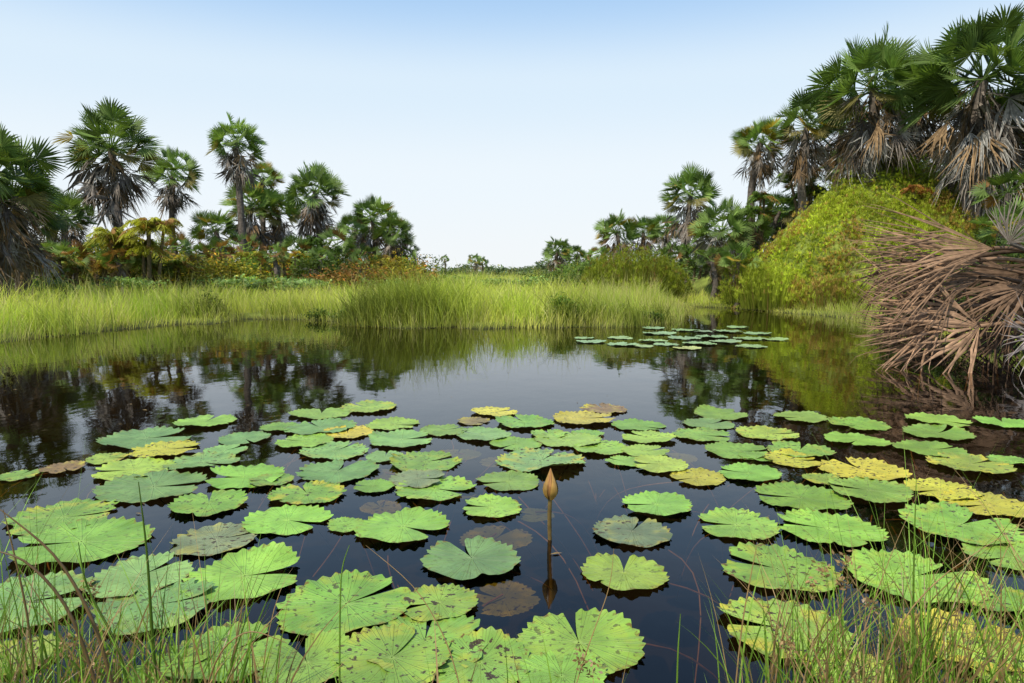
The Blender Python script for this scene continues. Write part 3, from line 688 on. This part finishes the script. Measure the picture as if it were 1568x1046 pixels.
# ------------------------------------------------------------ near-bank grass in front of the camera
mb=MB()
GR=np.array([.19,.33,.04]); BW=np.array([.34,.22,.10])
def near(n,x0,x1,y0,y1,h0,h1,brown,w=.0065,droop=.2):
    nc=max(6,n//14); cxs=rng.uniform(x0,x1,nc); cys=rng.uniform(y0,y1,nc); i=rng.integers(0,nc,n)   # tufts
    x=cxs[i]+rng.normal(0,.05,n); y=cys[i]+rng.normal(0,.04,n)
    c=GR*rng.uniform(.5,1.5,(n,1)); f=rng.random(n)<brown; c[f]=BW*rng.uniform(.6,1.2,(f.sum(),1))
    H=rng.uniform(h0,h1,n)
    blades(mb,np.stack([x,y,np.zeros(n)-.05],1),rng.uniform(0,2*PI,n),H,H*rng.uniform(.1,.6,n),w*rng.uniform(.5,1.5,n),c*.8,c*1.15,8,rng.uniform(0,droop,n))
near(560,-2.0,-.72,1.25,1.95,.30,.70,.35); near(150,-.85,.25,1.3,1.85,.22,.46,.3); near(760,.62,2.0,1.3,2.0,.30,.70,.35); near(60,.2,.8,1.3,1.8,.22,.44,.3)
near(300,-2.0,-1.0,1.6,2.2,.1,.42,.4,.005); near(400,.85,2.1,1.6,2.3,.1,.42,.4,.005)
near(170,-1.7,-.75,1.3,1.8,.6,.92,.35,.005); near(220,.75,1.8,1.3,1.8,.6,.94,.35,.005)
near(140,-1.5,-.7,1.4,1.9,.3,.7,.9,.004,.5); near(180,.8,1.7,1.4,1.9,.3,.75,.9,.004,.5)
def hero(pts,D,w,col,D2=None):
    P=[at(x,y,D+((D2 or D)-D)*i/(len(pts)-1)) for i,(x,y) in enumerate(pts)]
    P=np.array(P); t=np.linspace(0,len(P)-1,14); Q=np.stack([np.interp(t,range(len(P)),P[:,j]) for j in range(3)],1)
    for _ in range(3): Q[1:-1]=(Q[:-2]+Q[1:-1]*2+Q[2:])/4
    tube(mb,Q,w*(1-.75*np.linspace(0,1,14)**2),col,5,0)
hero([(245,1120),(232,960),(226,850),(212,738)],1.7,.0045,GR*.5)
hero([(520,1120),(520,960),(522,870),(535,835)],1.8,.0028,GR)
hero([(1120,1120),(1135,960),(1150,880),(1160,830)],1.7,.0022,BW*1.2)
hero([(720,1120),(690,990),(640,900),(560,835)],1.7,.0018,BW*1.4)
hero([(860,1120),(900,990),(935,900),(940,840)],1.7,.0016,BW*1.4)
hero([(1035,1120),(1038,1000),(1042,940)],1.8,.003,GR)
hero([(190,1120),(150,960),(90,850),(0,780)],1.5,.0045,BW*.6)
hero([(170,1120),(110,930),(40,855),(-20,840)],1.45,.004,BW*.5)
hero([(60,1120),(45,950),(20,840),(5,780)],1.6,.003,BW*.7)
hero([(200,1120),(190,1000),(130,900),(120,830)],1.55,.0035,GR*.6)
hero([(1400,1120),(1398,940),(1400,830),(1403,735)],1.7,.003,GR*.8)
hero([(1420,1120),(1410,980),(1380,900),(1330,850)],1.7,.002,BW)
hero([(1240,1120),(1270,1000),(1300,900),(1295,850)],1.7,.002,BW*.9)
hero([(1540,1120),(1500,960),(1470,880),(1380,800)],1.6,.0025,GR*.9)
hero([(1330,1120),(1370,960),(1440,880),(1568,800)],1.6,.002,BW*1.2)
hero([(300,1120),(330,1000),(380,960),(440,985)],1.6,.0025,BW)
for (px,py) in ((1298,858),(1245,902),(1262,870),(890,1010),(905,1025),(1290,890),(140,900),(95,1000),(110,985),(1330,920),(1205,985),(150,1015),(60,1020)):
    p=at(px,py,1.7); n=26
    leaves(mb,p+rng.normal(0,.012,(n,3)),.016,.008,BW*rng.uniform(.5,1.3,(n,1)))
mb.build('foreground_grass',[M_fg])

# ------------------------------------------------------------ sky, sun, camera
sc=bpy.context.scene
w=bpy.data.worlds.new('World'); sc.world=w; w.use_nodes=True
nt=w.node_tree; nt.nodes.clear(); N=nt.nodes.new; L=nt.links.new
out=N('ShaderNodeOutputWorld'); bg=N('ShaderNodeBackground'); sk=N('ShaderNodeTexSky')
sk.sky_type='NISHITA'; sk.sun_disc=False
EL=math.radians(56); AZ=math.radians(-140)
sk.sun_elevation=EL; sk.sun_rotation=AZ; sk.air_density=1.0; sk.dust_density=1.0; sk.ozone_density=1.5; sk.altitude=0
ST=.14; bg.inputs['Strength'].default_value=ST
tc=N('ShaderNodeTexCoord'); sx=N('ShaderNodeSeparateXYZ'); L(tc.outputs['Generated'],sx.inputs[0])
def ramp2(stops):
    cr=N('ShaderNodeValToRGB'); cr.color_ramp.interpolation='EASE'; els=cr.color_ramp.elements
    els[0].position=0; els[1].position=1
    els[0].color=tuple(stops[0][1])+(1,); els[1].color=tuple(stops[-1][1])+(1,)
    for p_,v_ in stops[1:-1]:
        e=els.new(p_); e.color=tuple(v_)+(1,)
    L(sx.outputs['Z'],cr.inputs[0]); return cr.outputs[0]
fac=ramp2([(0,(1,)*3),(.25,(.95,)*3),(.5,(.6,)*3),(1,(.35,)*3)])
hc=ramp2([(0,(.90,.94,.96)),(.13,(.86,.94,1.)),(.25,(.74,.88,1.)),(.37,(.46,.70,1.)),(.5,(.34,.58,.95)),(1,(.25,.48,.9))])
ml=N('ShaderNodeVectorMath'); ml.operation='SCALE'; ml.inputs['Scale'].default_value=1/ST; L(hc,ml.inputs[0])
hz=N('ShaderNodeMix'); hz.data_type='RGBA'; L(fac,hz.inputs['Factor']); L(sk.outputs[0],hz.inputs['A']); L(ml.outputs[0],hz.inputs['B'])  # humid tropical haze
L(hz.outputs['Result'],bg.inputs[0]); L(bg.outputs[0],out.inputs[0])
sd=Vector((math.sin(AZ)*math.cos(EL),math.cos(AZ)*math.cos(EL),math.sin(EL)))
l=bpy.data.lights.new('sun','SUN'); l.energy=5.0; l.angle=math.radians(.5); l.color=(1,.93,.78)
lo=bpy.data.objects.new('sun',l); lo.rotation_euler=sd.to_track_quat('Z','Y').to_euler(); sc.collection.objects.link(lo)
cam=bpy.data.cameras.new('camera'); co=bpy.data.objects.new('camera',cam); sc.collection.objects.link(co)
cam.sensor_width=36; cam.lens=F/1568*36; cam.clip_end=6000; cam.clip_start=.05
co.location=(0,0,CAM_H); co.rotation_euler=(math.radians(90)-PITCH,0,0)
sc.camera=co
sc.view_settings.view_transform='Standard'; sc.view_settings.look='None'; sc.view_settings.exposure=0
